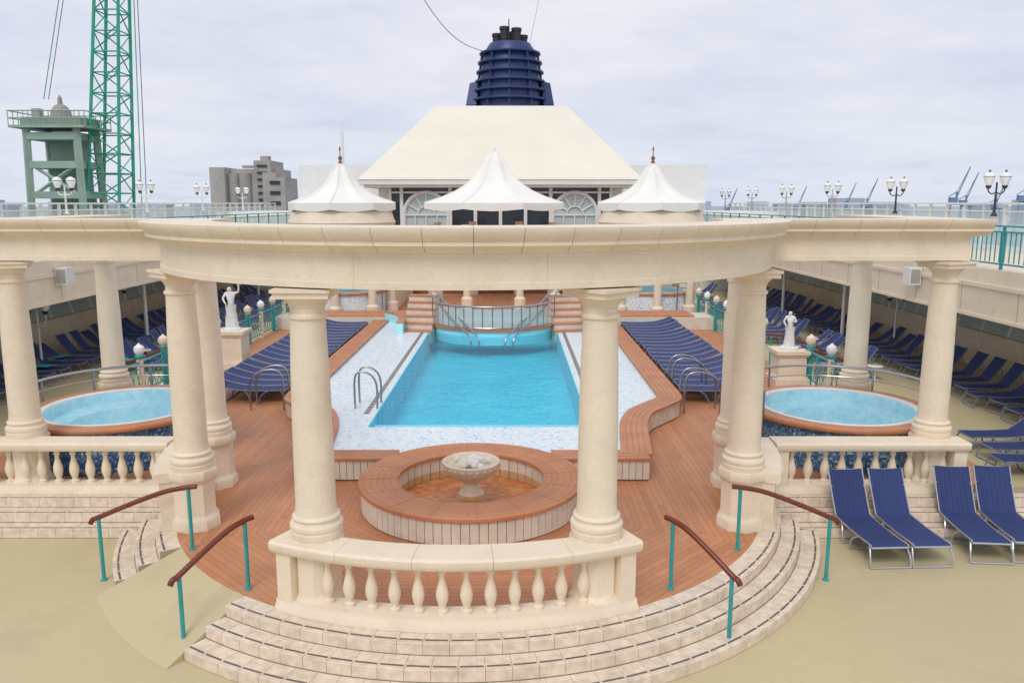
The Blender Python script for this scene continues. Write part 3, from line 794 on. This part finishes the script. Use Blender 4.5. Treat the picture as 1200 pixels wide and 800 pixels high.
# funnel
b=B(); FX,FY=.5,78
fp=[(3.3,5),(3.25,12),(3.0,15.2),(2.65,17.6),(2.3,19.0),(1.9,19.6)]
b.lathe((FX,FY,0),fp,NAVY,36)
for i in range(8):
    z=12.7+i*.84; t=(z-12)/7.5; r=3.5-1.15*t**1.3+.32
    b.lathe((FX,FY,z),[(r-.6,0),(r,.02),(r+.03,.10),(r,.20),(r-.6,.22)],NAVY,36,False)
for i in range(10):
    a=2*pi*i/10+.3
    b.tube([(FX+3.65*math.cos(a),FY+3.65*math.sin(a),12.5),(FX+2.7*math.cos(a),FY+2.7*math.sin(a),18.7)],.09,NAVY,6)
for sg in(1,-1):
    b.prism([(FX+sg*3.2,FY-1.4),(FX+sg*4.1,FY-1.2),(FX+sg*4.1,FY+3),(FX+sg*3.2,FY+3)],9,14.0,NAVY)
    vs=[(FX+sg*3.1,FY-1.4,14),(FX+sg*4.1,FY-1.2,14),(FX+sg*4.1,FY+3,14),(FX+sg*3.1,FY+3,14),(FX+sg*2.9,FY-.8,16.2),(FX+sg*3.75,FY-.7,16.0),(FX+sg*3.75,FY+2,16.0),(FX+sg*2.9,FY+2,16.2)]
    b.add(vs,[(0,1,5,4),(1,2,6,5),(2,3,7,6),(3,0,4,7),(4,5,6,7)],NAVY)
for dx,dy,h in [(-1.2,0,1.2),(-.5,-.6,1.7),(.6,-.5,1.6),(1.2,.2,1.1),(0,.8,1.5)]:
    b.lathe((FX+dx,FY+dy,19.3),[(.42,0),(.42,h-.3),(.48,h-.28),(.48,h),(.3,h)],BLACK,14)
b.tube([(FX-.1,FY-1,19),(FX-.1,FY-1,21.6)],.05,BLACK,6)
b.obj('ship_funnel')
b=B()
p0=Vector((-7.5,60,22.5)); p1=Vector((FX-2.5,FY-1,18.8))
b.tube([tuple(p0.lerp(p1,t/16)-Vector((0,0,1.6*math.sin(pi*t/16)))) for t in range(17)],.035,CONC,5)
b.tube([(3.2,60,22),(2.2,FY,19)],.015,CONC,5)
b.obj('rigging_cable')
b=B(); b.tube([(-13,66,6),(-13,66,10.6)],.12,WHITE,8); b.tube([(-13,66,9.8),(-13,66,11.4)],.03,WHITE,6); b.obj('radio_mast')

def canopy(x,y,z,R,h,n=8,drum=True,posts=True,name='canvas_gazebo',rot=0,sq=1):
    b=B(); b.T=Matrix.Translation((x,y,0))@Matrix.Rotation(rot,4,'Z')
    K=9; prof=[]
    for i in range(K+1):
        t=i/K; prof.append((R*((1-t)**1.0)*.97*(1-.42*math.sin(pi*t)**.9)+.05,z+h*t))
    m=n*4; vs=[];fs=[]
    for i in range(m):
        a=2*pi*i/m; ph=(i%4)/4; 
        ridge=math.cos(pi/n)/math.cos(((a)%(2*pi/n))-pi/n)
        for q_,(r,zz) in enumerate(prof):
            rr=r*ridge
            dip=-.10*math.sin(pi*ph)*math.sin(pi*min(1,q_/K)) 
            vs.append((rr*math.cos(a),rr*math.sin(a),zz+dip))
    k=K+1
    for i in range(m):
        j=(i+1)%m
        for q_ in range(K): fs.append((i*k+q_,j*k+q_,j*k+q_+1,i*k+q_+1))
    b.add(vs,fs,CANVAS)
    vs=[];fs=[]
    for i in range(m):
        a=2*pi*i/m; ridge=math.cos(pi/n)/math.cos(((a)%(2*pi/n))-pi/n); r=prof[0][0]*ridge; ph=(i%4)/4
        vs.append((r*math.cos(a),r*math.sin(a),z)); vs.append((r*math.cos(a)*1.003,r*math.sin(a)*1.003,z-.28-.10*math.sin(pi*ph)))
    for i in range(m):
        j=(i+1)%m; fs.append((2*i,2*i+1,2*j+1,2*j))
    b.add(vs,fs,CANVAS)
    for i in range(n):
        a=2*pi*i/n; b.tube([(r_*math.cos(a),r_*math.sin(a),zz+.015) for r_,zz in prof],.022,CANVAS,5)
    b.lathe((0,0,z+h),[(.08,-.05),(.10,.05),(.05,.12),(.09,.2),(.09,.26),(.02,.34),(.02,.55),(.05,.6),(.01,.75)] if drum else [(.08,-.05),(.10,.05),(.06,.14),(.01,.16)],MAHO2 if drum else CANVAS,10)
    if drum:
        b.arc([(R*.84,z-1.0),(R*.95,z-1.0),(R*.98,z-.85),(R*.95,z-.7),(R*.9,z-.30),(R*.84,z-.30)],(0,0),0,2*pi,40,STONE,False)
    if posts:
        for i in range(n):
            a=2*pi*(i+.0)/n+(0); r=R*.88
            b.lathe((r*math.cos(a),r*math.sin(a),0),[(.28,0),(.28,.5),(.18,.6),(.17,2),(.15,z-1.2),(.24,z-1.0)],STONE,14)
    return b.obj(name)
canopy(-7.0,36.5,5.0,2.45,1.75,8); canopy(7.0,36.5,5.0,2.45,1.75,8)
canopy(-.2,41,5.0,3.75,2.6,8,drum=False,posts=True,rot=rad(22.5))
b=B()
b.prism([(-5.2,44.5),(5.2,44.5),(5.2,46),(-5.2,46)],.004,.18,MAHO2)
for sg in(1,-1): 
    b.box((sg*5.0,41,.45),(.4,6,.9),STONE); b.box((sg*5.0,41,.93),(.5,6.1,.08),STONE)
for x in range(-4,5): 
    b.box((x*.9,45.2,.75),(.5,.5,.06),MAHO2); b.tube([(x*.9,45.2,.18),(x*.9,45.2,.73)],.04,STEEL,8)
b.obj('bandstand_bar')

# ------------------------------------------------------------------ harbour background
def crane(): 
    b=B(); Y=85
    def lat(p0,p1,w0,w1,n,r):
        p0=Vector(p0);p1=Vector(p1); ring=[]
        for i in range(n+1):
            t=i/n; c=p0.lerp(p1,t); w=(w0+(w1-w0)*t)/2
            ring.append([c+Vector((sx*w,sy*w,0)) for sx,sy in((-1,-1),(1,-1),(1,1),(-1,1))])
        for k in range(4):
            b.tube([ring[0][k],ring[n][k]],r*1.9,CGREEN,6)
            for i in range(n):
                l=(k+1)%4
                b.tube([ring[i][k],ring[i+1][l]] if i%2 else [ring[i][l],ring[i+1][k]],r*.8,CGREEN,4)
                b.tube([ring[i][k],ring[i][l]],r*.8,CGREEN,4)
    lat((-42.4,Y,-6),(-37.8,Y,46),3.7,1.5,26,.085)
    b.tube([(-47.5,Y,15.5),(-41.2,Y,40)],.05,CGREEN,4); b.tube([(-47.0,Y,15.5),(-40.8,Y,40)],.04,DARK,4)
    b.tube([(-38.6,Y,-4),(-36.6,Y,46)],.05,CGREEN,4); b.tube([(-38.0,Y,-4),(-36.4,Y,46)],.04,DARK,4)
    b.obj('harbor_crane')
    b=B(); Y=84; X=-45.4
    for sx in(-1,1):
        for sy in(-1,1):
            b.tube([(X+sx*2.7,Y+sy*2.2,-14),(X+sx*2.7,Y+sy*2.2,0),(X+sx*2.5,Y+sy*1.9,12.4)],.42,CTOWER,4)
    for z,w in((11.6,5.4),(8.8,5.2),(5.8,5.6),(2.8,5.8),(0,6.2),(-3,6.2)):
        b.box((X,Y,z),(w,4.4,.7),CTOWER)
    for z,w in((10.2,3.9),(7.3,4.2),(4.3,4.6)): b.box((X,Y+1.2,z),(w,.3,2.3),CTOWER)
    for z in(7.3,1.4): b.tube([(X-2.1,Y-2,z-1.4),(X+2.1,Y-2,z+1.4)],.18,CTOWER,4); b.tube([(X+2.1,Y-2,z-1.4),(X-2.1,Y-2,z+1.4)],.18,CTOWER,4)
    b.box((X,Y,12.5),(7.6,5.4,.25),CTOWER); b.box((X,Y,13.0),(6.0,4.0,.9),CTOWER)
    for i in range(16):
        x=X-3.8+7.6*i/15
        for yy in(Y-2.6,Y+2.6): b.tube([(x,yy,12.6),(x,yy,14.0)],.05,CTOWER,4)
    for z in(13.3,14.0):
        for yy in(Y-2.6,Y+2.6): b.tube([(X-3.8,yy,z),(X+3.8,yy,z)],.06,CTOWER,4)
        for xx in(X-3.8,X+3.8): b.tube([(xx,Y-2.6,z),(xx,Y+2.6,z)],.06,CTOWER,4)
    b.lathe((X+.1,Y,13.3),[(1.0,0),(.95,.9),(.6,1.4),(.25,1.6),(.2,2.2),(.05,2.5)],CONC,12)
    b.box((X-2.3,Y,13.8),(.8,.8,1.3),CONC)
    b.obj('crane_machinery_tower',False)
crane()
b=B(); Y=250
def bx(x,w,z1,y=Y,d=14): b.box((x,y,(z1-30)/2),(w,d,z1+30),CONC)
bx(-87.5,4.5,15.5); 
for i in range(4): b.lathe((-84+i*3.8,Y-3,-30),[(2.0,0),(2.0,43.8)],CONC,16)
bx(-78.5,16,15.2,Y+5); bx(-74.5,5,17.6,Y+2); bx(-72.0,4,14,Y); bx(-69.5,5,12.5,Y-1)
b.box((-74.8,Y,18.4),(2.4,3,1.4),CONC); b.box((-79,Y-1,15.9),(5,2,.8),CONC)
for z in range(0,15,3): b.box((-70,Y-8.2,z-1),(3,.3,1.0),DARK)
for z in range(0,17,2): b.box((-74.5,Y-5.2,z),(3,.3,.6),DARK)
b.obj('grain_silo_building',False)
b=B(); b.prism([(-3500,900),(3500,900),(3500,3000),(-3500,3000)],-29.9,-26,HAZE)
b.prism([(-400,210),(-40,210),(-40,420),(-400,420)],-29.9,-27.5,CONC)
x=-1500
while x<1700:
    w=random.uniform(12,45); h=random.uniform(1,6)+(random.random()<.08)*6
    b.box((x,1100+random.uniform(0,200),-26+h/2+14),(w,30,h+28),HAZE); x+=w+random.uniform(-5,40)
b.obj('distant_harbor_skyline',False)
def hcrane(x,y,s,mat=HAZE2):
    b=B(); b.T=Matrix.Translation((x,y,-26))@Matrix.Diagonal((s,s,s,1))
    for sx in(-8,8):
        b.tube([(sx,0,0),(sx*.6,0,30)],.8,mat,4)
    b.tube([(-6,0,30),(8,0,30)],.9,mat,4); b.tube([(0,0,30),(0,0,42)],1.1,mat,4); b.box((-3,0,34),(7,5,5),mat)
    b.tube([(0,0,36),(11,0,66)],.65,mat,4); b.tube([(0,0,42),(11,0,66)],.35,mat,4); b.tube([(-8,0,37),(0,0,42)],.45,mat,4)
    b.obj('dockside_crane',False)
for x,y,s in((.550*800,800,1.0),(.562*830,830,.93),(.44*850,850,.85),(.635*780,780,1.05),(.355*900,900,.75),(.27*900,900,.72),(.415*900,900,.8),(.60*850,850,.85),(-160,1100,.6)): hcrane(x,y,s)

# ------------------------------------------------------------------ world
w=bpy.data.worlds.new('World'); sc.world=w; w.use_nodes=True; nt=w.node_tree; L=nt.links
bg=nt.nodes['Background']
sky=N(nt,'ShaderNodeTexSky',sky_type='NISHITA'); sky.sun_disc=False; sky.sun_elevation=rad(50); sky.sun_rotation=rad(200)
sky.air_density=1; sky.dust_density=2; sky.ozone_density=1
tc=coords(nt,'Generated'); sp=N(nt,'ShaderNodeSeparateXYZ'); L.new(tc,sp.inputs[0])
zz=math_(nt,'ADD',math_(nt,'MAXIMUM',sp.outputs[2],0.0),.14)
cb=N(nt,'ShaderNodeCombineXYZ'); L.new(math_(nt,'DIVIDE',sp.outputs[0],zz),cb.inputs[0]); L.new(math_(nt,'DIVIDE',sp.outputs[1],zz),cb.inputs[1])
n1=noise(nt,cb.outputs[0],.55,6,.55); n2=noise(nt,cb.outputs[0],1.7,6,.6)
cloud=mixc(nt,(6.6,7.1,8.6),(8.4,8.5,9.1),ramp(nt,n1,.34,.62))
cloud=mixc(nt,cloud,(9.2,9.2,9.5),math_(nt,'MULTIPLY',ramp(nt,n2,.48,.70),.4))
hz=ramp(nt,sp.outputs[2],.0,.14,(1,1,1),(0,0,0))
cloud=mixc(nt,cloud,(6.2,7.1,8.6),math_(nt,'MULTIPLY',hz,.5))
fac=ramp(nt,n2,.25,.45,(.8,.8,.8),(1,1,1))
c=mixc(nt,sky.outputs[0],cloud,fac)
L.new(c,bg.inputs[0]); bg.inputs[1].default_value=.1
sun=bpy.data.lights.new('sun','SUN'); sun.energy=1.3; sun.angle=rad(24); sun.color=(1,.97,.93)
so=bpy.data.objects.new('sun',sun); sc.collection.objects.link(so)
so.rotation_euler=(rad(40),0,rad(-20))
# ------------------------------------------------------------------ camera
cam=bpy.data.cameras.new('camera'); co=bpy.data.objects.new('camera',cam); sc.collection.objects.link(co)
cam.lens=28; cam.sensor_width=36; cam.clip_end=12000; cam.clip_start=.1
co.location=(.69,0,5.0); co.rotation_euler=(rad(90-9.85),0,0)
sc.camera=co
sc.view_settings.view_transform='Standard'; sc.view_settings.look='None'; sc.view_settings.exposure=0
